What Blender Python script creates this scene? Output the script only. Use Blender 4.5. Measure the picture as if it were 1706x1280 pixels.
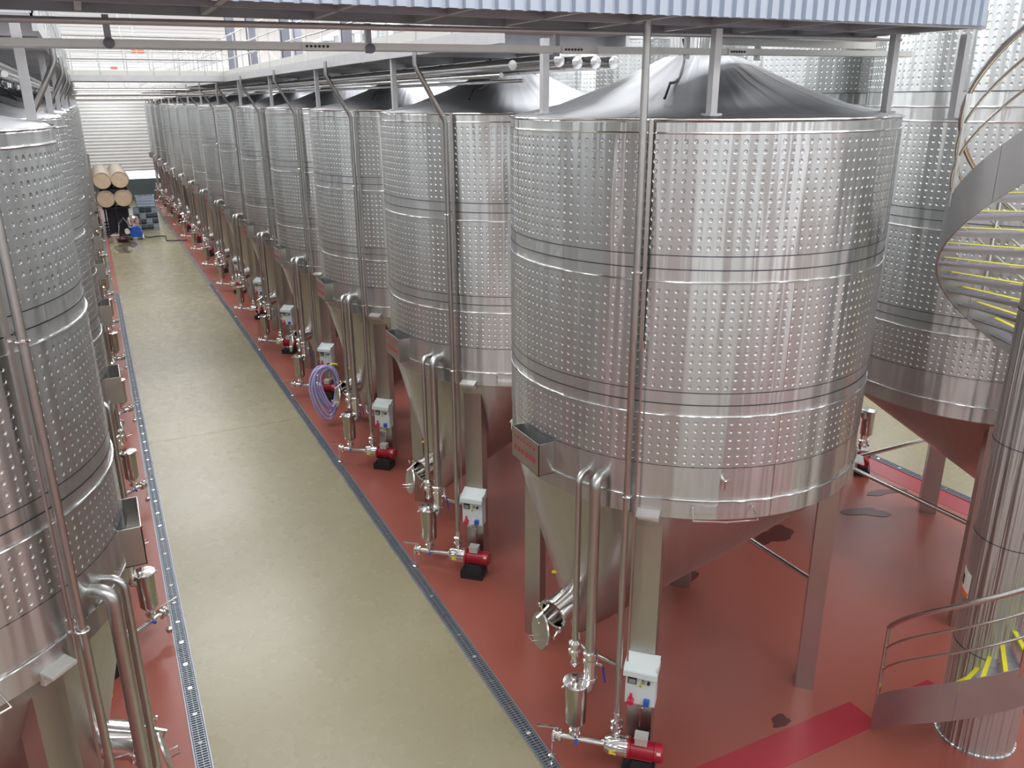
import bpy, math, random
from mathutils import Vector, Matrix
random.seed(7)
for o in list(bpy.data.objects): bpy.data.objects.remove(o)
SC = bpy.context.scene
COL = SC.collection
S = 7.0                      # metres per unit of eye height; all lengths below are in units of the eye height
PI = math.pi
R_ = math.radians

# ------------------------------------------------------------------ camera
cam_d = bpy.data.cameras.new('camera'); cam = bpy.data.objects.new('camera', cam_d); COL.objects.link(cam)
cd = (-0.44350333, 0.29092307, 0.84774322)      # aisle direction seen from the camera
cu = (-0.00548837, 0.94495482, -0.32715481)     # up
cr = (0.89625592, 0.14974698, 0.41749392)       # across
M = Matrix(((cr[0], cr[1], -cr[2], 0), (cd[0], cd[1], -cd[2], 0), (cu[0], cu[1], -cu[2], 0), (0, 0, 0, 1)))
cam.matrix_world = Matrix.Translation((0, 0, S)) @ M
cam_d.sensor_width = 36.0; cam_d.lens = 1371.0/1706.0*36.0
cam_d.clip_start = 0.05; cam_d.clip_end = 400
SC.camera = cam
# ------------------------------------------------------------------ daylight outside the hall, added fill lamps, exposure
w = bpy.data.worlds.new('sky'); SC.world = w; w.use_nodes = True
w.node_tree.nodes['Background'].inputs[0].default_value = (0.93, 0.965, 1.0, 1)
w.node_tree.nodes['Background'].inputs[1].default_value = 3.1
SC.view_settings.view_transform = 'Standard'; SC.view_settings.look = 'None'
SC.view_settings.gamma = 1.0; SC.view_settings.exposure = 0.0
try: SC.view_settings.use_curve_mapping = False
except Exception: pass
def area(loc, size, sy, power, rot, color=(1, 1, 1)):
    l = bpy.data.lights.new('ceiling_fill', 'AREA'); l.shape = 'RECTANGLE'; l.size = size*S; l.size_y = sy*S
    l.energy = power; l.color = color
    o = bpy.data.objects.new('ceiling_fill', l); o.location = [c*S for c in loc]; o.rotation_euler = rot; COL.objects.link(o)
HALL = dict(x0=-1.9, x1=3.6, y0=-1.9, y1=9.9, z=2.1)
for yy in (-0.9, 0.9, 2.7, 4.5, 6.3, 8.1):  # area lamps added under the closed ceiling to brighten the hall
    area((0.85, yy, 2.08), 4.2, 0.5, 3200 if yy < 3 else 4500, (0, 0, 0), (0.975, 0.985, 1.0))

# ------------------------------------------------------------------ materials
def new_mat(name):
    m = bpy.data.materials.new(name); m.use_nodes = True
    return m, m.node_tree, m.node_tree.nodes['Principled BSDF']
def mat(name, col, rough=0.5, metal=0.0, noise=0.0, nscale=3.0, bump=0.0, bscale=40.0, spec=None):
    m, t, b = new_mat(name)
    b.inputs['Base Color'].default_value = (*col, 1); b.inputs['Roughness'].default_value = rough
    b.inputs['Metallic'].default_value = metal
    if spec is not None: b.inputs['Specular IOR Level'].default_value = spec
    tc = t.nodes.new('ShaderNodeTexCoord')
    if noise:
        n = t.nodes.new('ShaderNodeTexNoise'); n.inputs['Scale'].default_value = nscale; n.inputs['Detail'].default_value = 6
        t.links.new(tc.outputs['Object'], n.inputs['Vector'])
        mx = t.nodes.new('ShaderNodeMix'); mx.data_type = 'RGBA'
        mx.inputs[6].default_value = (*[c*(1-noise) for c in col], 1); mx.inputs[7].default_value = (*[min(1, c*(1+noise)) for c in col], 1)
        t.links.new(n.outputs['Fac'], mx.inputs[0]); t.links.new(mx.outputs[2], b.inputs['Base Color'])
    if bump:
        n2 = t.nodes.new('ShaderNodeTexNoise'); n2.inputs['Scale'].default_value = bscale
        t.links.new(tc.outputs['Object'], n2.inputs['Vector'])
        bp = t.nodes.new('ShaderNodeBump'); bp.inputs['Strength'].default_value = bump; bp.inputs['Distance'].default_value = 0.01
        t.links.new(n2.outputs['Fac'], bp.inputs['Height']); t.links.new(bp.outputs[0], b.inputs['Normal'])
    return m
def brushed(name, col, rough=0.24, aniso=0.75, wave=0.9, around=True, tint=0.12):
    """rolled stainless sheet: faint vertical waviness of the sheet and circumferential brushing"""
    m, t, b = new_mat(name); N = t.nodes; L = t.links
    b.inputs['Metallic'].default_value = 1.0
    tc = N.new('ShaderNodeTexCoord'); sp = N.new('ShaderNodeSeparateXYZ'); L.new(tc.outputs['Object'], sp.inputs[0])
    an = N.new('ShaderNodeMath'); an.operation = 'ARCTAN2'; L.new(sp.outputs[1], an.inputs[0]); L.new(sp.outputs[0], an.inputs[1])
    cm = N.new('ShaderNodeCombineXYZ'); L.new(an.outputs[0], cm.inputs[0])
    zz = N.new('ShaderNodeMath'); zz.operation = 'MULTIPLY'; zz.inputs[1].default_value = 0.03; L.new(sp.outputs[2], zz.inputs[0])
    L.new(zz.outputs[0], cm.inputs[1])
    n = N.new('ShaderNodeTexNoise'); n.inputs['Scale'].default_value = 6.5; n.inputs['Detail'].default_value = 2.0
    n.inputs['Roughness'].default_value = 0.5; L.new(cm.outputs[0], n.inputs['Vector'])
    bp = N.new('ShaderNodeBump'); bp.inputs['Strength'].default_value = wave; bp.inputs['Distance'].default_value = 0.06
    L.new(n.outputs['Fac'], bp.inputs['Height']); L.new(bp.outputs[0], b.inputs['Normal'])
    n2 = N.new('ShaderNodeTexNoise'); n2.inputs['Scale'].default_value = 22.0; n2.inputs['Detail'].default_value = 5.0
    L.new(cm.outputs[0], n2.inputs['Vector'])
    mx = N.new('ShaderNodeMix'); mx.data_type = 'RGBA'
    mx.inputs[6].default_value = (col[0]*(1-tint)*1.03, col[1]*(1-tint), col[2]*(1-tint)*0.95, 1); mx.inputs[7].default_value = (col[0]*(1+tint)*0.985, col[1]*(1+tint), col[2]*(1+tint)*1.03, 1)
    L.new(n2.outputs['Fac'], mx.inputs[0]); L.new(mx.outputs[2], b.inputs['Base Color'])
    b.inputs['Roughness'].default_value = rough
    b.inputs['Anisotropic'].default_value = aniso
    b.inputs['Anisotropic Rotation'].default_value = 0.25
    if around:
        tg = N.new('ShaderNodeTangent'); tg.direction_type = 'RADIAL'; tg.axis = 'Z'; L.new(tg.outputs[0], b.inputs['Tangent'])
    return m
STEEL = brushed('brushed_stainless', (0.605, 0.625, 0.625), rough=0.30, aniso=0.93)
JACK = brushed('dimple_stainless', (0.57, 0.59, 0.59), rough=0.31, aniso=0.93)
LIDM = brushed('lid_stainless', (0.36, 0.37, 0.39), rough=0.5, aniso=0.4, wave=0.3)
CONE = brushed('cone_stainless', (0.50, 0.48, 0.46), rough=0.30, aniso=0.8, wave=0.2)
LEGM = mat('satin_stainless', (0.50, 0.48, 0.46), 0.34, 1.0, 0.08, 4, 0.05, 20)
TUBE = mat('polished_tube', (0.66, 0.66, 0.65), 0.24, 1.0, 0.04, 8)
DTUBE = mat('worn_tube', (0.50, 0.495, 0.48), 0.33, 1.0, 0.08, 8)
CHROME = mat('polished_fitting', (0.78, 0.77, 0.76), 0.12, 1.0)
DRUM = mat('strainer_steel', (0.48, 0.45, 0.40), 0.27, 1.0, 0.08, 6)
GALV = mat('galvanised_steel', (0.54, 0.54, 0.55), 0.42, 0.65, 0.12, 5)
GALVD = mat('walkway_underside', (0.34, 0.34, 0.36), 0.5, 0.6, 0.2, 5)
TRAY = mat('zinc_tray', (0.62, 0.62, 0.59), 0.38, 0.5, 0.06, 5)
CORR = mat('coated_corrugated_sheet', (0.50, 0.57, 0.67), 0.35, 0.3, 0.05, 3)
RED = mat('red_motor_enamel', (0.33, 0.012, 0.028), 0.3, 0.0, 0.1, 10)
WHITEP = mat('cabinet_enamel', (0.63, 0.70, 0.70), 0.35, 0, 0.03, 4)
BLACK = mat('black_rubber', (0.015, 0.015, 0.018), 0.45)
BLUE = mat('blue_plastic', (0.02, 0.09, 0.42), 0.4)
REDP = mat('red_plastic', (0.55, 0.02, 0.06), 0.4)
YEL = mat('yellow_paint', (0.72, 0.66, 0.03), 0.45, 0, 0.08, 20)
SCREEN = mat('display_glass', (0.25, 0.30, 0.28), 0.25)
NAVY = mat('dark_blue_handle', (0.03, 0.02, 0.30), 0.35)
CLAD = mat('grey_cladding', (0.30, 0.30, 0.29), 0.6, 0, 0.1, 1)
WHITEW = mat('white_wall_sheet', (0.88, 0.89, 0.88), 0.5, 0, 0.02, 1)
DGREEN = mat('dark_green_wall', (0.10, 0.14, 0.14), 0.5, 0, 0.15, 1.5)
PLATE = mat('stair_plate', (0.47, 0.47, 0.47), 0.38, 0.85, 0.14, 3, 0.06, 12)
TREAD = mat('stair_tread_steel', (0.42, 0.41, 0.44), 0.42, 0.8, 0.12, 30)
WOOD = mat('oak_barrel_head', (0.55, 0.41, 0.28), 0.6, 0, 0.22, 5, 0.2, 30)
STAVE = mat('oak_stave', (0.50, 0.42, 0.32), 0.6, 0, 0.18, 6)
HOOP = mat('barrel_hoop', (0.45, 0.45, 0.44), 0.35, 0.9)
DARK = mat('dark_steel_frame', (0.03, 0.03, 0.045), 0.5, 0.3, 0.2, 3)
CRATE = mat('crate_plastic', (0.04, 0.07, 0.10), 0.5, 0, 0.2, 4)
CRATEW = mat('crate_pale', (0.42, 0.50, 0.60), 0.5, 0, 0.1, 4)
HOSE = mat('lilac_hose', (0.40, 0.36, 0.62), 0.35, 0, 0.06, 8)
ORANGE = mat('orange_sign', (0.85, 0.16, 0.03), 0.5)
PINK = mat('pink_sign', (0.65, 0.22, 0.22), 0.5)
CRIM = mat('crimson_paint', (0.30, 0.022, 0.035), 0.3, 0, 0.12, 2)
PUD = mat('wet_red_floor', (0.075, 0.012, 0.010), 0.33, 0, 0.15, 3)
PUDB = mat('wet_beige_floor', (0.14, 0.12, 0.085), 0.06, 0, 0.15, 3)
GRATE = mat('grate_steel', (0.30, 0.32, 0.36), 0.38, 0.85)
CHAN = mat('channel_shadow', (0.03, 0.04, 0.05), 0.5)
LABELW = mat('white_label', (0.75, 0.75, 0.68), 0.5)
REDTXT = mat('red_lettering', (0.42, 0.05, 0.06), 0.5)
CONC = mat('grey_column_paint', (0.20, 0.21, 0.25), 0.5, 0.2, 0.1, 2)

def floor_mat(name, c1, c2, rough, sc=0.6):
    m, t, b = new_mat(name); N = t.nodes; L = t.links
    tc = N.new('ShaderNodeTexCoord')
    n = N.new('ShaderNodeTexNoise'); n.inputs['Scale'].default_value = sc; n.inputs['Detail'].default_value = 4; n.inputs['Roughness'].default_value = 0.45
    L.new(tc.outputs['Object'], n.inputs['Vector'])
    rp = N.new('ShaderNodeValToRGB'); rp.color_ramp.elements[0].position = 0.32; rp.color_ramp.elements[1].position = 0.70
    rp.color_ramp.elements[0].color = (*c1, 1); rp.color_ramp.elements[1].color = (*c2, 1)
    L.new(n.outputs['Fac'], rp.inputs[0]); L.new(rp.outputs[0], b.inputs['Base Color'])
    n3 = N.new('ShaderNodeTexNoise'); n3.inputs['Scale'].default_value = 2.3; n3.inputs['Detail'].default_value = 5
    L.new(tc.outputs['Object'], n3.inputs['Vector'])
    mr = N.new('ShaderNodeMapRange'); mr.inputs[3].default_value = rough*0.92; mr.inputs[4].default_value = rough*1.1
    L.new(n3.outputs['Fac'], mr.inputs[0]); L.new(mr.outputs[0], b.inputs['Roughness'])
    n4 = N.new('ShaderNodeTexNoise'); n4.inputs['Scale'].default_value = 60
    L.new(tc.outputs['Object'], n4.inputs['Vector'])
    bp = N.new('ShaderNodeBump'); bp.inputs['Strength'].default_value = 0.03; bp.inputs['Distance'].default_value = 0.002
    L.new(n4.outputs['Fac'], bp.inputs['Height']); L.new(bp.outputs[0], b.inputs['Normal'])
    return m
REDFLOOR = floor_mat('red_epoxy_floor', (0.250, 0.066, 0.047), (0.310, 0.088, 0.064), 0.32, 0.25)
BEIGE = floor_mat('beige_aisle_floor', (0.255, 0.226, 0.138), (0.285, 0.254, 0.158), 0.27, 0.18)

# ------------------------------------------------------------------ mesh builder (units of eye height; m mirrors across the tank axis)
class MB:
    def __init__(s, m=1, o=(0, 0, 0)): s.v = []; s.f = []; s.mi = []; s.m = m; s.o = o; s.k = 0
    def add(s, vs, fs):
        n = len(s.v); s.v += [tuple(p) for p in vs]; s.f += [tuple(i+n for i in f) for f in fs]; s.mi += [s.k]*len(fs)
    def box(s, c, d, ux=(1, 0, 0), uy=(0, 1, 0), uz=(0, 0, 1), taper=1.0):
        c = Vector(c); ux = Vector(ux).normalized()*d[0]/2; uy = Vector(uy).normalized()*d[1]/2; uz = Vector(uz).normalized()*d[2]/2
        vs = [c+ux*a*(taper if k > 0 else 1)+uy*b*(taper if k > 0 else 1)+uz*k for k in (-1, 1) for a, b in ((-1, -1), (1, -1), (1, 1), (-1, 1))]
        s.add(vs, [(3, 2, 1, 0), (4, 5, 6, 7), (0, 1, 5, 4), (1, 2, 6, 5), (2, 3, 7, 6), (3, 0, 4, 7)])
    def lathe(s, p0, ax, prof, n=20, cap0=True, cap1=True):
        p0 = Vector(p0); ax = Vector(ax).normalized()
        a = ax.orthogonal().normalized() if abs(ax.z) < 0.99 else Vector((1, 0, 0)); b = ax.cross(a)
        vs = []
        for r, h in prof:
            for i in range(n):
                t = 2*PI*i/n; vs.append(p0+ax*h+(a*math.cos(t)+b*math.sin(t))*r)
        fs = []
        for j in range(len(prof)-1):
            for i in range(n):
                k = (i+1) % n; fs.append((j*n+i, j*n+k, (j+1)*n+k, (j+1)*n+i))
        if cap0: fs.append(tuple(reversed(range(n))))
        if cap1: fs.append(tuple(range((len(prof)-1)*n, len(prof)*n)))
        s.add(vs, fs)
    def cyl(s, p0, p1, r, n=12, r2=None):
        d = Vector(p1)-Vector(p0); s.lathe(p0, d, [(r, 0), (r if r2 is None else r2, d.length)], n)
    def tube(s, pts, r, n=8, closed=False):
        P = [Vector(p) for p in pts]; q = len(P); rings = []; prev = None
        for i, p in enumerate(P):
            if closed: t = P[(i+1) % q]-P[i-1]
            else: t = P[min(i+1, q-1)]-P[max(i-1, 0)]
            t.normalize()
            if prev is None: a = t.orthogonal().normalized()
            else:
                a = prev-t*prev.dot(t); a = a.normalized() if a.length > 1e-6 else t.orthogonal().normalized()
            prev = a; b = t.cross(a)
            rings += [p+(a*math.cos(2*PI*k/n)+b*math.sin(2*PI*k/n))*r for k in range(n)]
        fs = []
        for j in range(q if closed else q-1):
            j2 = (j+1) % q
            for k in range(n):
                k2 = (k+1) % n; fs.append((j*n+k, j*n+k2, j2*n+k2, j2*n+k))
        if not closed: fs += [tuple(reversed(range(n))), tuple(range((q-1)*n, q*n))]
        s.add(rings, fs)
    def ring(s, z, R, r, n=96, k=6, c=(0, 0)):
        s.tube([(c[0]+R*math.cos(2*PI*i/n), c[1]+R*math.sin(2*PI*i/n), z) for i in range(n)], r, k, True)
    def build(s, name, mats, parent=None, smooth=True, loc=None, angle=38):
        me = bpy.data.meshes.new(name)
        m, o = s.m, s.o
        vs = [((p[0]*m-o[0]*m)*S, (p[1]-o[1])*S, (p[2]-o[2])*S) for p in s.v]
        fs = s.f if m > 0 else [tuple(reversed(f)) for f in s.f]
        me.from_pydata(vs, [], fs)
        mats = mats if isinstance(mats, (list, tuple)) else [mats]
        for mm in mats: me.materials.append(mm)
        if len(mats) > 1: me.polygons.foreach_set('material_index', s.mi)
        me.update()
        if smooth:
            me.shade_smooth(); me.set_sharp_from_angle(angle=R_(angle))
        ob = bpy.data.objects.new(name, me); COL.objects.link(ob)
        if parent is not None: ob.parent = parent
        if loc is not None: ob.location = [c*S for c in loc]
        return ob
def tag(o, label=None, cat=None, group=None, kind=None):
    if label: o['label'] = label
    if cat: o['category'] = cat
    if group: o['group'] = group
    if kind: o['kind'] = kind
    return o
def thing(name, loc, label, cat, group=None):
    o = bpy.data.objects.new(name, None); COL.objects.link(o); o.location = [c*S for c in loc]; o.empty_display_size = 0.2
    return tag(o, label, cat, group)
def copy_tree(o, parent=None):
    c = o.copy(); COL.objects.link(c); c.parent = parent
    for ch in KIDS(o): copy_tree(ch, c)
    return c
def KIDS(o): return [c for c in ALLKIDS.get(o.name, [])]
ALLKIDS = {}
def index_kids():
    ALLKIDS.clear()
    for ob in COL.objects:
        if ob.parent: ALLKIDS.setdefault(ob.parent.name, []).append(ob)
def place(proto, loc, label, used):
    if not used.get(proto.name): used[proto.name] = 1; o = proto
    else: o = copy_tree(proto)
    o.location = [c*S for c in loc]; o['label'] = label
    return o
def part(parent, name, m, fn, mats, o=(0, 0, 0), **kw):
    b = MB(m, o); fn(b); return b.build(name, mats, parent, **kw)
ORD = ['first', 'second', 'third', 'fourth', 'fifth', 'sixth', 'seventh', 'eighth', 'ninth', 'tenth', 'eleventh', 'twelfth', 'thirteenth', 'fourteenth']

# ------------------------------------------------------------------ layout
TX, LX, QX = 0.835, -0.315, 1.60        # axes of the right row, the left row and the tall row behind
Y0, DY, NT = 1.052, 0.637, 14
R = 0.284

# ------------------------------------------------------------------ setting: floor, walls, roof
def quad(name, pts, m, z=0.0, kind='structure', th=0.003):
    b = MB(); n = len(pts)
    vs = [(x, y, z) for x, y in pts]+[(x, y, z-th) for x, y in pts]
    fs = [tuple(range(n)), tuple(reversed(range(n, 2*n)))]+[(i, i+n, (i+1) % n+n, (i+1) % n) for i in range(n)]
    b.add(vs, fs); o = b.build(name, m, smooth=False); o['kind'] = kind; return o
def rect(name, x0, x1, y0, y1, m, z=0.0, **k): return quad(name, [(x0, y0), (x1, y0), (x1, y1), (x0, y1)], m, z, **k)
H = HALL
rect('floor', H['x0'], H['x1'], H['y0'], 12, REDFLOOR, 0.0, th=0.02)
AX0, AX1 = 0.030, 0.497
def aisle(x0, x1, ys):
    for a, b in zip(ys[:-1], ys[1:]):
        rect('floor', x0, x1, a+0.0006, b-0.0006, BEIGE, 0.0006, th=0.0006)
aisle(AX0, AX1, [-1.9, 0.2, 2.6, 4.96, 7.4, 9.85])
aisle(1.945, 2.412, [-1.9, 1.0, 3.4, 5.8, 9.85])
rect('trim_1', -0.025, AX0-0.028, 5.0, 9.6, DGREEN, 0.0005, th=0.0005)
rect('trim_2', AX1+0.003, AX1+0.02, 4.96, 9.6, DGREEN, 0.0005, th=0.0005)
# crimson paint bands
rect('trim_3', 0.60, 1.048, 0.735, 0.797, CRIM, 0.0005, th=0.0005)
rect('trim_4', 1.29, 1.62, 0.59, 0.655, CRIM, 0.0005, th=0.0005)
rect('trim_5', 1.845, 1.918, -1.9, 9.6, CRIM, 0.0005, th=0.0005)
rect('trim_6', 1.13, 1.22, 0.715, 0.775, CRIM, 0.0005, th=0.0005)

# far wall with the roller shutter
b = MB()
def wallbox(b, x0, x1, y0, y1, z0, z1): b.box(((x0+x1)/2, (y0+y1)/2, (z0+z1)/2), (x1-x0, y1-y0, z1-z0))
DX0, DX1 = -0.09, 0.66
wallbox(b, H['x0'], DX0, 9.9, 9.95, 0, 2.1); wallbox(b, DX1, H['x1'], 9.9, 9.95, 0, 2.1); wallbox(b, DX0, DX1, 9.9, 9.95, 1.03, 2.1)
o = b.build('wall_far', WHITEW, smooth=False); o['kind'] = 'structure'
for i in range(30):
    z0 = 1.06+i*0.034
    b = MB(); wallbox(b, -1.0, 1.5, 9.888, 9.9, z0, z0+0.029); b.build('plank', WHITEW, o, smooth=False)
d = tag(thing('door_1', (0.28, 9.9, 0), None, None), kind='structure')
b = MB(o=(0.28, 9.9, 0)); wallbox(b, DX0-0.02, DX0, 9.87, 9.95, 0, 1.06); wallbox(b, DX1, DX1+0.02, 9.87, 9.95, 0, 1.06); wallbox(b, DX0, DX1, 9.86, 9.95, 1.02, 1.08)
b.build('door_frame', GALV, d, smooth=False)
sl = None
for i in range(22):
    z0 = 0.30+i*0.0335
    b = MB(o=(0.28, 9.9, 0)); b.lathe((DX0, 9.9, z0+0.016), (1, 0, 0), [(0.018, 0), (0.018, DX1-DX0)], 8); ob = b.build('slat', WHITEW, d)
b = MB(o=(0.28, 9.9, 0)); wallbox(b, DX0, DX1, 9.89, 9.92, 0.0, 0.215); b.build('door_panel', DGREEN, d, smooth=False)
# unseen walls: solid below; window gaps above shaped for streaks reflected in the tanks
def windowed(side, idx):
    b = MB()
    if side in ('left', 'right'):
        x = H['x0'] if side == 'left' else H['x1']
        wallbox(b, x-0.02, x+0.02, H['y0'], 9.95, 0, 0.75); wallbox(b, x-0.02, x+0.02, H['y0'], 9.95, 1.85, 2.1)
        for k in range(18):
            yy = H['y0']+k*0.69; wallbox(b, x-0.02, x+0.02, yy, yy+(0.42, 0.30, 0.5)[k % 3], 0.75, 1.85)
    else:
        y = H['y0']
        wallbox(b, H['x0'], H['x1'], y-0.02, y+0.02, 0, 0.30); wallbox(b, H['x0'], H['x1'], y-0.02, y+0.02, 1.9, 2.1)
        xs = [-1.9, -1.3, -0.85, -0.3, 0.05, 0.5, 0.95, 1.3, 1.8, 2.25, 2.7, 3.15]
        for i, xx in enumerate(xs): wallbox(b, xx, xx+(0.46, 0.27, 0.36, 0.24)[i % 4], y-0.02, y+0.02, 0.30, 1.9)
    o = b.build('wall_'+side, CLAD, smooth=False); o['kind'] = 'structure'
windowed('left', 1); windowed('right', 2); windowed('back', 3)
b = MB(); wallbox(b, H['x0'], H['x1'], H['y0'], 9.95, 2.1, 2.13)
o = b.build('ceiling', WHITEW, smooth=False); o['kind'] = 'structure'
for k in range(7):
    yy = 9.0-k*1.5
    b = MB(); b.box((0.85, yy, 1.98), (5.4, 0.02, 0.03)); b.box((0.85, yy, 1.80), (5.4, 0.02, 0.02))
    for i in range(26):
        xa = -1.8+i*0.21; zz = (1.80, 1.98) if i % 2 else (1.98, 1.80)
        b.cyl((xa, yy, zz[0]), (xa+0.21, yy, zz[1]), 0.006, 6)
    o = b.build('trim_%d' % (10+k), WHITEW); o['kind'] = 'structure'

# ------------------------------------------------------------------ floor drains with steel gratings
def drain(x0, x1, ya, yb, label):
    xc = (x0+x1)/2
    t = thing('floor_drain', (xc, ya, 0), label, 'floor drain', 'slotted drains beside the aisles')
    O = (xc, ya, 0)
    b = MB(o=O); b.box((xc, (ya+yb)/2, 0.0006), (x1-x0, yb-ya, 0.0008)); b.build('channel', CHAN, t, smooth=False)
    for x in (x0+0.0008, x1-0.0008):
        b = MB(o=O); b.box((x, (ya+yb)/2, 0.0012), (0.0022, yb-ya, 0.002)); b.build('edge_rail', GRATE, t, smooth=False)
    b = MB(o=O); n = int((yb-ya)/0.0058)
    for i in range(n): b.box((xc, ya+(i+0.5)*0.0058, 0.0015), (x1-x0-0.006, 0.0017, 0.0012))
    for x in (x0+0.004, xc, x1-0.004): b.box((x, (ya+yb)/2, 0.0016), (0.0010, yb-ya, 0.0014))
    b.build('grate_bars', GRATE, t, smooth=False)['kind'] = 'stuff'
    y = ya+0.037; me = None
    while y < yb:
        if me is None:
            b = MB(); b.box((0, 0, 0.0019), (0.007, 0.006, 0.0016)); q = b.build('joint_plate', CHROME, t, smooth=False); me = q.data
        else:
            q = bpy.data.objects.new('joint_plate', me); COL.objects.link(q); q.parent = t
        q.location = (0, (y-ya)*S, 0); y += 0.0743
drain(0.004, 0.030, 0.2, 4.96, 'slotted steel floor drain along the left edge of the beige aisle')
drain(0.497, 0.522, 0.2, 4.96, 'slotted steel floor drain between the beige aisle and the right red floor')
drain(1.918, 1.943, 0.2, 4.96, 'slotted steel floor drain beyond the tall tanks at the right edge')

# ------------------------------------------------------------------ tanks
def jacket(z0, z1, rows, first, pitch=0.01168, NC=150):
    """sheet with one pressed dimple per cell, real depth"""
    Rj = R+0.0009; b = MB(); W = 2*PI/NC
    hz = pitch/2
    zl = [first-hz-0*pitch]
    ztop = first+hz; zbot = first-(rows-1)*pitch-hz
    vid = {}
    def V(a, z, r):
        k = (round((a % (2*PI))*1e5), round(z*1e6), round(r*1e6))
        if k not in vid:
            vid[k] = len(b.v); b.v.append((r*math.cos(a), r*math.sin(a), z))
        return vid[k]
    F = []
    NS = 8; rr = [(0.0032, 0.0), (0.0028, 0.0), (0.0019, 0.00085), (0.0009, 0.00135)]
    for j in range(rows):
        zc = first-j*pitch
        for i in range(NC):
            ac = (i+0.5)*W
            c = [V(i*W, zc-hz, Rj), V((i+1) % NC*W, zc-hz, Rj), V((i+1) % NC*W, zc+hz, Rj), V(i*W, zc+hz, Rj)]
            rings = []
            for q, dep in rr:
                base = len(b.v); rings.append(base)
                for s in range(NS):
                    t = 2*PI*(s+0.5)/NS-PI*3/4-PI/8*0
                    b.v.append(((Rj-dep)*math.cos(ac+q*math.cos(t)/Rj), (Rj-dep)*math.sin(ac+q*math.cos(t)/Rj), zc+q*math.sin(t)))
            g = lambda l, s: rings[l]+s % NS
            # octagon verts: s=7.5.. corners: angles -112.5,-67.5,... ; corner c0 (-135) sits before s=0
            for q in range(4):
                s0 = 2*q
                # corner q at -135+90q between s0-1 and s0 ; side q->q+1 faces s0,s0+1
                F.append((c[q], g(0, s0), g(0, s0-1)))
                F.append((c[q], c[(q+1) % 4], g(0, s0+1), g(0, s0)))
            for l in range(3):
                for s in range(NS): F.append((g(l, s), g(l, s+1), g(l+1, s+1), g(l+1, s)))
            F.append(tuple(g(3, s) for s in range(NS)))
    # plain margins
    for za, zb in ((zbot, z1), (z0, ztop)):
        pass
    for i in range(NC):
        a0, a1 = i*W, (i+1) % NC*W
        F.append((V(a0, ztop, Rj), V(a1, ztop, Rj), V(a1, z0, Rj), V(a0, z0, Rj)))
        F.append((V(a0, z1, Rj), V(a1, z1, Rj), V(a1, zbot, Rj), V(a0, zbot, Rj)))
        F.append((V(a0, z0, Rj), V(a1, z0, Rj), V(a1, z0, R-0.001), V(a0, z0, R-0.001)))
        F.append((V(a1, z1, Rj), V(a0, z1, Rj), V(a0, z1, R-0.001), V(a1, z1, R-0.001)))
    b.f = F; b.mi = [0]*len(F)
    return b
ob = jacket(0.9590, 0.8118, 12, 0.9500).build('dimple_jacket', JACK, angle=60); J1 = ob.data; bpy.data.objects.remove(ob)
ob = jacket(0.7765, 0.6290, 12, 0.7650).build('dimple_jacket', JACK, angle=60); J2 = ob.data; bpy.data.objects.remove(ob)
ob = jacket(0.5938, 0.5205, 6, 0.5855).build('dimple_jacket', JACK, angle=60); J3 = ob.data; bpy.data.objects.remove(ob)
def shared(name, me, parent, dz=0):
    o = bpy.data.objects.new(name, me); COL.objects.link(o); o.parent = parent; o.location = (0, 0, dz*S); return o
b = MB(); b.ring(0, R+0.0012, 0.0014); ob = b.build('weld_ring', CHROME); RING = ob.data; bpy.data.objects.remove(ob)
b = MB(); b.ring(0, R+0.0004, 0.0008, k=4); ob = b.build('groove_ring', DARK); GRV = ob.data; bpy.data.objects.remove(ob)
DG = 1/math.sqrt(2)

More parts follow.
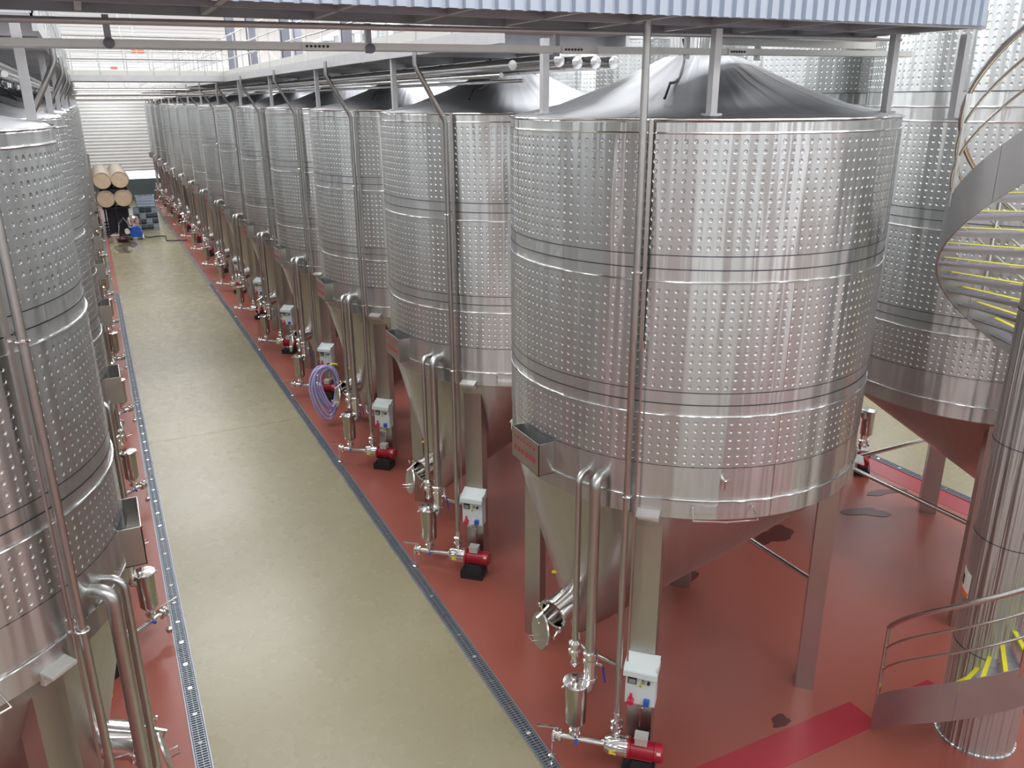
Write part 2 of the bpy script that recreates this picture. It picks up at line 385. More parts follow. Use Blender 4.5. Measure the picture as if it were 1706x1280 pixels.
def make_tank(m, kind):
    """kind: 'near' first right-hand tank, 'row' all other fermenters, 'tall' the row behind"""
    tall = kind == 'tall'
    t = thing('fermentation_tank', (0, 0, 0), 'x', 'tank', 'tall dimple jacketed tanks in the second row' if tall else
              ('conical steel fermentation tanks in the right row' if m > 0 else 'conical steel fermentation tanks in the left row'))
    P = lambda name, fn, mats, **k: part(t, name, m, fn, mats, **k)
    top = 1.34 if tall else 0.9752
    P('shell', lambda b: b.lathe((0, 0, 0), (0, 0, 1), [(R-0.012, 0.4385), (R-0.002, 0.4385), (R, 0.4405), (R, top-0.003), (R-0.003, top)], 128, False, False), STEEL)
    for me, dz in ((J1, 0), (J2, 0), (J3, 0)) + (((J1, 0.1975), (J2, 0.555)) if tall else ()):
        shared('dimple_jacket', me, t, dz)
    for z in (0.9601, 0.7774, 0.5948, 0.4686) + ((0.984, 1.159, 1.335) if tall else (0.9752,)):
        shared('weld_ring', RING, t, z)
    for z in (0.8112, 0.6284, 0.5202, 0.7935, 0.6110) + ((1.0085,) if tall else ()): shared('groove_ring', GRV, t, z)
    if not tall:
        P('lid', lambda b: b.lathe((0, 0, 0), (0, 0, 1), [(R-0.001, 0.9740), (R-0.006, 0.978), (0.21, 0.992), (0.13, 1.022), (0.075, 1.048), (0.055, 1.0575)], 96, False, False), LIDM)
        P('neck', lambda b: b.lathe((0.008, 0, 0), (0, 0, 1), [(0.056, 1.050), (0.054, 1.060), (0.054, 1.100), (0.058, 1.1005), (0.058, 1.106), (0.02, 1.110)], 40, False, True), STEEL)
        def cable(b):
            b.tube([(-0.155, -0.125, 1.000), (-0.135, -0.108, 1.019), (-0.115, -0.090, 1.020), (-0.095, -0.075, 1.026), (-0.078, -0.060, 1.045), (-0.070, -0.052, 1.062), (-0.075, -0.052, 1.078)], 0.0019, 8)
        P('cable', cable, BLACK)['label'] = 'black hanging cable'
    else:
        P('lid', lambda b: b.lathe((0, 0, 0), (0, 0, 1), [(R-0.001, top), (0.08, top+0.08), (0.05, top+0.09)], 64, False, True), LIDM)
    # oblique cone, its point towards the aisle
    def cone(b):
        n = 96; A = Vector((-0.188, 0, 0.118)); vs = []; fs = []; K = 10
        for j in range(K+1):
            f = j/K; r = (R-0.004)*(1-f)+0.012*f; cx = A.x*f; z = 0.4390*(1-f)+A.z*f
            for i in range(n): vs.append((cx+r*math.cos(2*PI*i/n), r*math.sin(2*PI*i/n), z))
        for j in range(K):
            for i in range(n): k = (i+1) % n; fs.append((j*n+i, (j+1)*n+i, (j+1)*n+k, j*n+k))
        fs.append(tuple(reversed(range(K*n, K*n+n)))); b.add(vs, fs)
    P('bottom_cone', cone, CONE)
    for sx, sy in ((-1, -1), (1, -1), (-1, 1), (1, 1)):
        rad = Vector((sx*DG, sy*DG, 0)); tan = Vector((-sy*DG, sx*DG, 0))
        P('leg', lambda b: b.box((sx*0.180, sy*0.180, 0.2195), (0.030, 0.039, 0.439), rad, tan), LEGM, smooth=False)
        c = Vector((sx*0.203, sy*0.203, 0.447))
        P('leg_cap', lambda b: (b.box(c, (0.026, 0.032, 0.003), rad*1+Vector((0, 0, -0.25)), tan), b.box(c-rad*0.004-Vector((0, 0, 0.008)), (0.006, 0.030, 0.014), rad, tan)), TRAY, smooth=False)
        if sx < 0: P('cross_plate', lambda b: b.box(rad*0.268+Vector((0, 0, 0.4365)), (0.006, 0.046, 0.008), rad, tan), CHROME, smooth=False)
    for a in (-100, -141, -62, 165, 20):
        e = Vector((math.cos(R_(a)), math.sin(R_(a)), 0)); tn = Vector((-e.y, e.x, 0))
        for z0, z1 in ((0.812, 0.959), (0.629, 0.777), (0.441, 0.594)): P('weld_seam', lambda b: b.box(e*(R+0.0008)+Vector((0, 0, (z0+z1)/2)), (0.0008, 0.0010, z1-z0), e, tn), CHROME, smooth=False)
    P('brace', lambda b: b.cyl((0.172, -0.172, 0.212), (0.172, 0.172, 0.212), 0.0048), TUBE)
    P('brace', lambda b: b.cyl((-0.172, 0.172, 0.212), (0.172, 0.172, 0.212), 0.0048), TUBE)
    if tall: return t
    # corridor side fittings
    P('outlet_pipe', lambda b: b.tube([(-0.188, 0, 0.125), (-0.189, 0, 0.100), (-0.190, -0.006, 0.092), (-0.190, -0.03, 0.092), (-0.180, -0.165, 0.135)], 0.0042, 10), TUBE)
    # manhole on the cone, door hanging open
    def axp(z): f = (0.4390-z)/0.321; return Vector((-0.188*f-((R-0.004)*(1-f)+0.012*f), 0, z))
    mc = axp(0.190)+Vector((0.0, -0.012, 0)); nrm = Vector((-0.90, -0.30, -0.20)).normalized()
    side = nrm.cross(Vector((0, 0, 1))).normalized(); upv = side.cross(nrm).normalized()
    P('manhole_neck', lambda b: b.lathe(mc-nrm*0.010, nrm, [(0.0255, 0), (0.0255, 0.046), (0.0285, 0.046), (0.0285, 0.050), (0.0235, 0.050), (0.0235, 0.014)], 32, False, True), CHROME)
    dc = Vector((-0.282, -0.034, 0.166)); dn = Vector((-0.96, 0.06, 0.16)).normalized()
    dd = P('manhole_door', lambda b: b.lathe(dc, dn, [(0.0300, 0), (0.0310, 0.001), (0.0300, 0.0035), (0.013, 0.0050), (0.0005, 0.0055)], 36, True, True), LEGM)
    ds = dn.cross(Vector((0, 0, 1))).normalized(); du = ds.cross(dn).normalized()
    hb = dc+dn*0.006-du*0.014
    part(dd, 'door_handle', m, lambda b: b.tube([hb-ds*0.008, hb-ds*0.008+dn*0.012, hb+ds*0.008+dn*0.012, hb+ds*0.008], 0.0012, 6), CHROME)
    P('hinge_arm', lambda b: b.tube([mc+nrm*0.046+upv*0.026, mc+nrm*0.062+upv*0.022, dc+dn*0.008+Vector((0, 0, 0.026)), dc+dn*0.004+Vector((0, 0, 0.016))], 0.0022, 6), CHROME)
    for a in (-25, 75, 180, 245):
        q = mc+nrm*0.044+(side*math.cos(R_(a))+upv*math.sin(R_(a)))*0.0285; ou = (side*math.cos(R_(a))+upv*math.sin(R_(a)))
        P('clamp_bolt', lambda b: (b.cyl(q, q+nrm*0.014+ou*0.004, 0.0016, 6), b.cyl(q+nrm*0.014+ou*0.004-upv*0.004, q+nrm*0.014+ou*0.004+upv*0.004, 0.0015, 6), b.box(q, (0.006, 0.006, 0.006), nrm, ou, nrm.cross(ou))), CHROME)
    yt = axp(0.236)+Vector((0.0005, 0.014, 0.0))
    P('yellow_tag', lambda b: b.box(yt, (0.0012, 0.020, 0.005), (1, 0.25, 0.2), (-0.25, 1, -0.5)), YEL, smooth=False)['label'] = 'yellow tag'
    # the two drain pipes that leave the shell and run down
    def elbow(b, ang, r, rt, z, zb):
        e = Vector((math.cos(R_(ang)), math.sin(R_(ang)), 0)); pts = [e*(R-0.01)+Vector((0, 0, z))]
        for k in range(7):
            q = k/6*PI/2; pts.append(e*(r-0.014+0.014*math.sin(q))+Vector((0, 0, z-0.014+0.014*math.cos(q))))
        pts += [e*r+Vector((0, 0, z-0.03)), e*r+Vector((0, 0, zb))]; b.tube(pts, rt, 12)
    P('drain_pipe', lambda b: elbow(b, -154.4, 0.306, 0.0050, 0.490, 0.196), DTUBE)
    P('drain_pipe', lambda b: elbow(b, -149.0, 0.308, 0.0080, 0.492, 0.198), DTUBE)
    e1 = Vector((math.cos(R_(-154.4)), math.sin(R_(-154.4)), 0))*0.306; e2 = Vector((math.cos(R_(-149)), math.sin(R_(-149)), 0))*0.308
    P('valve', lambda b: (b.lathe(e1, (0, 0, 1), [(0.006, 0.164), (0.0075, 0.168), (0.0052, 0.172), (0.0052, 0.184), (0.0098, 0.186), (0.0098, 0.192), (0.007, 0.194), (0.007, 0.200), (0.0098, 0.202), (0.0098, 0.206), (0.005, 0.210)], 16)), CHROME)
    P('valve', lambda b: (b.lathe(e2, (0, 0, 1), [(0.0085, 0.150), (0.0115, 0.151), (0.0115, 0.156), (0.0098, 0.157), (0.0098, 0.182), (0.0115, 0.183), (0.0115, 0.189), (0.0090, 0.190), (0.0090, 0.196), (0.0115, 0.197), (0.0115, 0.202), (0.008, 0.204)], 18),
                          b.cyl(e2+Vector((0.0, 0, 0.182)), e2+Vector((0.014, -0.012, 0.180)), 0.0022, 8)), CHROME)
    P('valve_handle', lambda b: b.box(e2+Vector((0.016, -0.015, 0.164)), (0.0022, 0.0022, 0.028), (1, 0, 0), (0, 1, 0), (0.1, -0.1, -1)), NAVY, smooth=False)['label'] = 'dark blue valve handle'
    # long spray pipe with clips
    px, py = -0.2325, -0.1905
    if kind in ('near', 'nearl'): pts = [(px, py, 0.085), (px, py, 0.6), (px, py, 1.10)]
    else: pts = [(px, py, 0.085), (px, py, 0.6), (px, py, 0.958), (px-0.003, py, 0.966), (px-0.052, py, 1.052), (px-0.055, py, 1.060), (px-0.055, py, 1.09)]
    P('spray_pipe', lambda b: b.tube(pts, 0.0047, 10), DTUBE)
    ax2 = Vector((px+0.012, py-0.006, 0))
    P('conduit', lambda b: b.box((ax2.x-0.001, ax2.y+0.004, 0.83), (0.0045, 0.004, 0.29), (1, -1, 0), (1, 1, 0)), LEGM, smooth=False)
    P('conduit', lambda b: b.cyl((ax2.x-0.004, ax2.y-0.004, 0.20), (ax2.x-0.004, ax2.y-0.004, 0.70), 0.0016, 6), LEGM)
    for z in (0.473, 0.790):
        q = Vector((px, py, z))
        P('pipe_clip', lambda b: (b.ring(z, 0.0062, 0.0013, 16, 6, (px, py)), b.cyl(q, Vector((px+0.012, py+0.022, z+0.012)), 0.0014, 6)), CHROME)
    # open pocket for papers
    def pocket(b):
        x0, x1, y0, y1, z0, z1 = -0.303, -0.2765, -0.060, 0.030, 0.463, 0.514
        wallbox(b, x0, x0+0.0012, y0, y1, z0, z1); wallbox(b, x0, x1+0.006, y0, y0+0.0012, z0, z1); wallbox(b, x0, x1, y1-0.0012, y1, z0, z1); wallbox(b, x0, x1, y0, y1, z0, z0+0.001)
    pk = P('pocket', pocket, LEGM, smooth=False)
    def marks(b):
        rnd = random.Random(3)
        for row, (z, h, n) in enumerate(((0.502, 0.0035, 7), (0.483, 0.009, 6))):
            for i in range(n):
                y = 0.020-i*(0.0105 if row == 0 else 0.0125)
                w = 0.006 if row == 0 else 0.0085
                b.box((-0.3034, y, z), (0.0004, 0.0012, h)); b.box((-0.3034, y-w*0.5, z+h*0.3), (0.0004, w, 0.0011)); b.box((-0.3034, y-w*0.5, z-h*0.25), (0.0004, w, 0.0011))
                b.box((-0.3034, y-w*0.6, z), (0.0004, 0.001, h*0.9))
    part(pk, 'lettering', m, marks, REDTXT, smooth=False)
    # towel rail like frame and the sample cock
    def rod(b):
        pts = []
        for a in (-123, -106): pass
        c = lambda a, r, z: (r*math.cos(R_(a)), r*math.sin(R_(a)), z)
        b.tube([c(-123, R, 0.462), c(-123, R+0.022, 0.449), c(-114.5, R+0.024, 0.449), c(-106, R+0.022, 0.449), c(-106, R, 0.462)], 0.0014, 6)
    P('hanging_rail', rod, CHROME)
    sc = Vector((math.cos(R_(-115)), math.sin(R_(-115)), 0))
    P('sample_valve', lambda b: (b.cyl(sc*R+Vector((0, 0, 0.502)), sc*(R+0.012)+Vector((0, 0, 0.502)), 0.0028, 8), b.cyl(sc*(R+0.012)+Vector((0, 0, 0.506)), sc*(R+0.012)+Vector((0, 0, 0.492)), 0.0022, 8), b.cyl(sc*(R+0.012)+Vector((-0.004, 0.002, 0.507)), sc*(R+0.012)+Vector((0.004, -0.002, 0.507)), 0.0014, 6)), CHROME)
    # posts on the lid that carry the walkway
    for a in ((180, 240, 300) if kind == 'near' else (180,)):
        e = Vector((math.cos(R_(a)), math.sin(R_(a)), 0)); rr = 0.265; wd = 0.0095 if a == 180 or kind == 'near' else 0.008
        if a == 240: e = Vector((-0.152, -0.217, 0)).normalized()
        P('walkway_post', lambda b: (b.box(e*rr+Vector((0, 0, 1.027)), (wd, wd, 0.10)), b.box(e*rr+Vector((0, 0, 0.981)), (0.018, 0.018, 0.003))), GALV, smooth=False)
    return t

near = make_tank(1, 'near'); rowt = make_tank(1, 'row'); rowl = make_tank(-1, 'row'); nearl = make_tank(-1, 'nearl'); tall = make_tank(-1, 'tall')

# ---- strainer, pump, cabinet: points in tank coordinates
def make_strainer(m):
    O = (-0.287, -0.157, 0)
    t = thing('juice_strainer', (0, 0, 0), 'x', 'strainer', 'steel can strainers at the foot of the right row' if m > 0 else 'steel can strainers at the foot of the left row')
    P = lambda n, f, mt, **k: part(t, n, m, f, mt, o=O, **k)
    c = Vector((O[0], O[1], 0))
    P('can', lambda b: b.lathe(c, (0, 0, 1), [(0.0095, 0.073), (0.0165, 0.082), (0.0172, 0.148), (0.0185, 0.149), (0.0185, 0.152)], 28, True, True), DRUM)
    l = P('can_lid', lambda b: b.lathe(c, (0, 0, 1), [(0.0205, 0.1525), (0.0212, 0.1535), (0.0205, 0.1550), (0.007, 0.1568), (0.0005, 0.157)], 28, True, True), CHROME)
    part(l, 'lid_clamp', m, lambda b: b.cyl(c+Vector((-0.018, 0.002, 0.152)), c+Vector((-0.024, 0.002, 0.149)), 0.0018, 6), CHROME, o=O)
    def ridges(b):
        for k in range(8):
            a = k*PI/4; b.box(c+Vector((math.cos(a)*0.0125, math.sin(a)*0.0125, 0.1560)), (0.014, 0.0006, 0.0006), (math.cos(a), math.sin(a), -0.15), (-math.sin(a), math.cos(a), 0))
    part(l, 'pressed_rib', m, ridges, LEGM, o=O, smooth=False)
    P('outlet_neck', lambda b: b.lathe(c, (0, 0, 1), [(0.0045, 0.046), (0.0045, 0.058), (0.0095, 0.059), (0.0095, 0.064), (0.007, 0.065), (0.007, 0.072), (0.010, 0.073), (0.010, 0.077)], 16), CHROME)
    e2 = Vector((math.cos(R_(-149)), math.sin(R_(-149)), 0))*0.308
    P('inlet_elbow', lambda b: b.tube([e2+Vector((0, 0, 0.152)), e2+Vector((0.001, 0, 0.145)), e2+Vector((-0.002, 0, 0.139)), e2+Vector((-0.009, 0.001, 0.1355)), c+Vector((0.010, 0.0, 0.135))], 0.0082, 12), DTUBE)
    d = Vector((0.113, -0.10, 0)).normalized(); p = Vector((c.x, c.y, 0.046))
    P('suction_pipe', lambda b: b.cyl(p-d*0.020, p+d*0.058, 0.0052, 12), CHROME)
    P('butterfly_valve', lambda b: (b.lathe(p-d*0.036, d, [(0.0055, 0), (0.0105, 0.001), (0.0105, 0.005), (0.007, 0.006), (0.007, 0.010), (0.0105, 0.011), (0.0105, 0.015), (0.005, 0.016)], 18), b.cyl(p-d*0.028, p-d*0.028+Vector((0, 0, 0.014)), 0.0022, 8)), CHROME)
    P('lever', lambda b: b.box(p-d*0.028+Vector((-0.014, 0.008, 0.016)), (0.034, 0.004, 0.0016), (-0.87, 0.5, 0.08), (0.5, 0.87, 0)), CHROME, smooth=False)
    P('drip_line', lambda b: (b.cyl(p-d*0.037, p-d*0.037-Vector((0, 0, 0.038)), 0.0008, 5), b.lathe(p-d*0.037-Vector((0, 0, 0.0455)), (0, 0, 1), [(0.0055, 0), (0.006, 0.002), (0.006, 0.004), (0.003, 0.005)], 14)), CHROME)
    P('blue_cap', lambda b: b.cyl(p+d*0.002+Vector((-0.004, -0.006, 0.001)), p+d*0.002+Vector((-0.007, -0.011, 0.001)), 0.0028, 10), BLUE)['label'] = 'small blue cap'
    return t, O
def make_pump(m):
    hc = Vector((-0.237, -0.199, 0.046)); O = (hc.x, hc.y, 0); d = Vector((0.113, -0.10, 0)).normalized(); s = Vector((-d.y, d.x, 0))
    t = thing('pump', (0, 0, 0), 'x', 'pump', 'pumps with red motors under the right row' if m > 0 else 'pumps with red motors under the left row')
    P = lambda n, f, mt, **k: part(t, n, m, f, mt, o=O, **k)
    P('pump_head', lambda b: b.lathe(hc-d*0.020, d, [(0.005, -0.004), (0.006, 0.0), (0.0125, 0.002), (0.0160, 0.009), (0.0165, 0.026), (0.0165, 0.034), (0.0178, 0.0345), (0.0178, 0.038)], 28), CHROME)
    P('rating_plate', lambda b: b.box(hc-d*0.004-s*0.0156-Vector((0, 0, 0.001)), (0.011, 0.0012, 0.0075), d, s+Vector((0, 0, 0.3))), YEL, smooth=False)['label'] = 'yellow plate'
    mo = P('motor', lambda b: b.lathe(hc+d*0.018, d, [(0.0175, 0), (0.0175, 0.004), (0.0135, 0.005), (0.0135, 0.040), (0.0150, 0.041), (0.0150, 0.052), (0.012, 0.055)], 28), RED)
    def fins(b):
        for k in range(24):
            a = 2*PI*k/24; e = s*math.cos(a)+Vector((0, 0, math.sin(a))); b.box(hc+d*0.040+e*0.0142, (0.034, 0.0018, 0.0008), d, e, d.cross(e))
    part(mo, 'cooling_fins', m, fins, RED, o=O, smooth=False)
    part(mo, 'motor_label', m, lambda b: b.box(hc+d*0.066-s*0.0130+Vector((0, 0, 0.008)), (0.006, 0.001, 0.007), d, s+Vector((0, 0, -0.5)), Vector((0, 0, 1))), LABELW, o=O, smooth=False)
    P('terminal_box', lambda b: (b.box(hc+d*0.038+Vector((0, 0, 0.020)), (0.019, 0.017, 0.012), d, s), b.box(hc+d*0.038+Vector((0, 0, 0.0268)), (0.021, 0.019, 0.002), d, s)), TRAY, smooth=False)
    P('mount_foot', lambda b: (b.box(hc+d*0.040-Vector((0, 0, 0.0205)), (0.034, 0.030, 0.016), d, s, taper=0.8), b.box(hc+d*0.036-Vector((0, 0, 0.037)), (0.05, 0.040, 0.018), d, s)), BLACK, smooth=False)
    P('valve', lambda b: b.lathe((-0.2325, -0.1905, 0), (0, 0, 1), [(0.006, 0.058), (0.006, 0.068), (0.0095, 0.069), (0.0095, 0.073), (0.007, 0.074), (0.007, 0.080), (0.0095, 0.081), (0.0095, 0.085), (0.005, 0.087), (0.005, 0.100)], 16), CHROME)
    return t, O
def make_cabinet(m):
    n = Vector((-DG, -DG, 0)); s = Vector((DG, -DG, 0)); z = Vector((0, 0, 1))   # n faces out, s to the right hand seen from the front
    B = Vector((-0.180, -0.180, 0))+n*0.0155; O = (B.x, B.y, 0.118)
    t = thing('control_cabinet', (0, 0, 0), 'x', 'control box', 'grey control boxes on the tank legs of the right row')
    P = lambda nm, f, mt, **k: part(t, nm, m, f, mt, o=O, **k)
    q = lambda a, h, dd: B+s*a+z*h+n*dd
    P('cabinet_body', lambda b: b.box(q(0.003, 0.148, 0.011), (0.046, 0.022, 0.060), s, n, z), WHITEP, smooth=False)
    P('canopy', lambda b: (b.box(q(0.003, 0.1885, 0.014), (0.051, 0.034, 0.0018), s, n+z*-0.45, z), b.box(q(0.003, 0.1775, 0.0305), (0.051, 0.0015, 0.009), s, n, z),
                           b.box(q(-0.0222, 0.183, 0.013), (0.0012, 0.028, 0.012), s, n, z), b.box(q(0.0282, 0.183, 0.013), (0.0012, 0.028, 0.012), s, n, z)), WHITEP, smooth=False)
    ds = P('display', lambda b: b.box(q(-0.0095, 0.161, 0.0228), (0.0135, 0.0025, 0.0115), s, n, z), BLACK, smooth=False)
    part(ds, 'screen', m, lambda b: b.box(q(-0.0095, 0.1605, 0.0242), (0.0105, 0.0008, 0.0075), s, n, z), SCREEN, o=O, smooth=False)
    P('knob', lambda b: b.cyl(q(0.007, 0.1615, 0.022), q(0.007, 0.1615, 0.0255), 0.0028, 12), SCREEN)
    P('knob', lambda b: b.cyl(q(0.0155, 0.1615, 0.022), q(0.0155, 0.1615, 0.026), 0.0024, 12), BLACK)
    def tri(b):
        c = [q(-0.0005, 0.1505, 0.0223), q(0.0065, 0.1505, 0.0223), q(0.003, 0.1565, 0.0223)]
        b.add(c+[p+n*0.0005 for p in c], [(3, 4, 5), (2, 1, 0), (0, 1, 4, 3), (1, 2, 5, 4), (2, 0, 3, 5)])
    w_ = P('warning_triangle', tri, YEL, smooth=False); w_['label'] = 'yellow warning triangle'
    part(w_, 'symbol', m, lambda b: b.box(q(0.003, 0.1526, 0.0230), (0.0009, 0.0003, 0.0026), s, n, z), BLACK, o=O, smooth=False)
    r_ = P('socket', lambda b: (b.cyl(q(-0.0105, 0.125, 0.020), q(-0.0105, 0.123, 0.030), 0.0052, 16)), REDP); r_['label'] = 'red socket'
    part(r_, 'socket_lid', m, lambda b: b.box(q(-0.0100, 0.1335, 0.026), (0.0035, 0.003, 0.009), s, n, z), REDP, o=O, smooth=False)
    P('socket', lambda b: (b.box(q(0.0140, 0.1265, 0.025), (0.0085, 0.009, 0.0095), s, n, z)), BLUE, smooth=False)['label'] = 'blue socket'
    P('cable', lambda b: b.tube([q(0.003, 0.120, 0.004), q(0.003, 0.09, 0.003), q(0.002, 0.060, 0.003)], 0.0011, 6), TUBE)
    P('cable_clip', lambda b: b.box(q(0.002, 0.098, 0.003), (0.009, 0.003, 0.002), s, n, z), CHROME, smooth=False)
    return t, O
st_r, OS = make_strainer(1); st_l, _ = make_strainer(-1); pu_r, OP = make_pump(1); pu_l, _ = make_pump(-1); cab, OC = make_cabinet(1)
index_kids(); used = {}
pos = ['the pump nearest the camera'] 
for i in range(NT):
    y = Y0+i*DY; o_ = ORD[i]
    if i == 0: place(near, (TX, y, 0), 'large steel fermentation tank filling the middle of the picture, first of the right row', used)
    else: place(rowt, (TX, y, 0), 'dimpled steel fermentation tank, %s in the right row' % o_ + (', last before the shutter' if i == NT-1 else ''), used)
    place(nearl if i == 0 else rowl, (LX, y, 0), 'dimpled steel fermentation tank, %s from the camera in the left row' % o_, used)
    place(st_r, (TX+OS[0], y+OS[1], 0), 'steel can strainer in front of the %s tank of the right row' % o_, used)
    place(st_l, (LX-OS[0], y+OS[1], 0), 'steel can strainer in front of the %s tank of the left row' % o_, used)
    place(pu_r, (TX+OP[0], y+OP[1], 0), 'steel pump with red motor below the %s tank of the right row' % o_, used)
    if i < 6: place(pu_l, (LX-OP[0], y+OP[1], 0), 'steel pump with red motor below the %s tank of the left row' % o_, used)
    if i < 12: place(cab, (TX+OC[0], y+OC[1], OC[2]), 'pale control box with canopy on the front leg of the %s right-hand tank' % o_, used)
for i in range(8):
    place(tall, (QX, Y0-0.012+i*DY, 0), 'tall steel tank rising behind the right row, %s from the camera' % ORD[i], used)
s2 = copy_tree(st_l); s2.location = ((QX+0.287)*S, (Y0-0.012+DY-0.157)*S, 0); s2['label'] = 'steel can strainer of the second tall tank, beyond the big tank'; s2['group'] = 'fittings of the tall row'
s2 = copy_tree(pu_l); s2.location = ((QX+0.237)*S, (Y0-0.012+DY-0.199)*S, 0); s2['label'] = 'pump of the second tall tank, beyond the big tank'; s2['group'] = 'fittings of the tall row'

# ------------------------------------------------------------------ spiral stair at the right
CXs, CYs = 1.172, 0.650; RS = 0.170; SL = 0.002223; PH0 = 138.65
def zb(p): return max(0.002, SL*(p-PH0)-0.028*math.exp(-(p-152)/18.0))
def sp(p, r, z): return (CXs+r*math.cos(R_(p)), CYs+r*math.sin(R_(p)), z)
st = thing('spiral_staircase', (CXs, CYs, 0), 'steel spiral staircase with yellow edged treads round a thick column', 'staircase')
Os = (CXs, CYs, 0)
b = MB(o=Os); b.lathe((CXs, CYs, 0), (0, 0, 1), [(0.0605, 0), (0.0605, 0.004), (0.058, 0.005), (0.058, 1.5)], 48); col_ = b.build('column', STEEL, st)
for z in (0.18, 0.372, 0.525, 0.72, 0.93):
    b = MB(o=Os); b.ring(z, 0.0582, 0.0007, 48, 4, (CXs, CYs)); b.build('seam', DARK, col_)
def patch(b, p0, p1, z0, z1, r, th=0.0006, n=8):
    vs = []; fs = []
    for i in range(n+1):
        p = p0+(p1-p0)*i/n
        for rr in (r, r+th):
            for z in (z0, z1): vs.append(sp(p, rr, z))
    for i in range(n):
        a = i*4; c = a+4; fs += [(a+2, a+3, c+3, c+2), (a, c, c+1, a+1), (a+1, c+1, c+3, a+3), (a, a+2, c+2, c)]
    fs += [(0, 1, 3, 2), (n*4, n*4+2, n*4+3, n*4+1)]; b.add(vs, fs)
lb = thing('warning_label', sp(140, 0.059, 0.26), 'small white warning label with orange foot on the stair column', 'label')
Ol = sp(140, 0.059, 0.26)
b = MB(o=Ol); patch(b, 124, 156, 0.262, 0.302, 0.0583); b.build('label_sheet', LABELW, lb, smooth=False)
b = MB(o=Ol); patch(b, 124, 156, 0.263, 0.270, 0.0590, 0.0003); b.build('orange_stripe', ORANGE, lb, smooth=False)
b = MB(o=Ol); patch(b, 126, 137, 0.276, 0.292, 0.0590, 0.0003); b.build('symbol', BLACK, lb, smooth=False)
PE = 566
def strip(b, p0, p1, h0, h1, r, th=0.0022, step=4):
    n = max(2, int((p1-p0)/step)); vs = []; fs = []
    for i in range(n+1):
        p = p0+(p1-p0)*i/n
        for rr in (r-th, r):
            for h in (h0, h1): vs.append(sp(p, rr, max(0.001, zb(p)+h)))
    for i in range(n):
        a = i*4; c = a+4; fs += [(a+2, c+2, c+3, a+3), (a, a+1, c+1, c), (a+1, a+3, c+3, c+1), (a, c, c+2, a+2)]
    fs += [(0, 2, 3, 1), (n*4, n*4+1, n*4+3, n*4+2)]; b.add(vs, fs)
seg = [151, 199, 247, 295, 343, 391, 439, 487, 532, PE]
for a, c in zip(seg[:-1], seg[1:]):
    b = MB(o=Os); strip(b, a, c-0.25, 0, 0.070, RS); b.build('stringer_plate', PLATE, st)
for h, r in ((0.203, 0.0040), (0.163, 0.0019), (0.122, 0.0019)):
    b = MB(o=Os); b.tube([sp(p, RS-0.002, zb(p)+h) for p in range(152, PE, 4)], r, 10); b.build('handrail' if r > 0.003 else 'guard_rail', TUBE, st)
for p in (152, 222, 292, 362, 432, 500, 560):
    b = MB(o=Os); b.cyl(sp(p, RS-0.002, zb(p)+0.055), sp(p, RS-0.002, zb(p)+0.203), 0.0032, 8); b.build('baluster', TUBE, st)
k = 0; p = 158
while p < PE:
    zt = SL*(p+6-PH0)+0.024
    if zt < 0.02: zt = 0.02
    b = MB(o=Os)
    n = 3; vs = []; fs = []
    for i in range(n+1):
        q = p+13.0*i/n
        for r in (0.056, RS-0.002):
            vs.append(sp(q, r, zt)); vs.append(sp(q, r, zt-0.0025))
    for i in range(n):
        a = i*4; c = a+4; fs += [(a, a+2, c+2, c), (a+1, c+1, c+3, a+3), (a+2, a+3, c+3, c+2), (a, c, c+1, a+1)]
    fs += [(0, 1, 3, 2), (n*4, n*4+2, n*4+3, n*4+1)]
    b.add(vs, fs)
    # diamond relief bars on the tread
    for q in (3.2, 5.2, 7.2, 9.2, 11.2):
        b.box(Vector(sp(p+q, 0.122, zt+0.0004)), (0.088, 0.0012, 0.0008), (math.cos(R_(p+q)), math.sin(R_(p+q)), 0), (-math.sin(R_(p+q)), math.cos(R_(p+q)), 0))
    for r in (0.085, 0.10, 0.115, 0.13, 0.145, 0.16):
        for q in (4.2, 6.2, 8.2, 10.2): b.box(Vector(sp(p+q, r, zt+0.0004)), (0.0012, 0.004, 0.0008), (math.cos(R_(p+q)), math.sin(R_(p+q)), 0), (-math.sin(R_(p+q)), math.cos(R_(p+q)), 0))
    tr = b.build('tread', TREAD, st, smooth=False)
    e = Vector((math.cos(R_(p)), math.sin(R_(p)), 0)); tn = Vector((-math.sin(R_(p)), math.cos(R_(p)), 0)); c = Vector((CXs, CYs, 0))+e*0.112
    b = MB(o=Os); b.box(c+Vector((0, 0, zt-0.006)), (0.110, 0.0016, 0.012), e, tn); b.build('riser', PLATE, tr, smooth=False)
    b = MB(o=Os); b.box(c+tn*0.0026+Vector((0, 0, zt+0.0006)), (0.108, 0.0052, 0.0012), e, tn); b.box(c+Vector((0, 0, zt+0.0)), (0.108, 0.0020, 0.0030), e, tn); b.build('nosing', YEL, tr, smooth=False)
    p += 12; k += 1

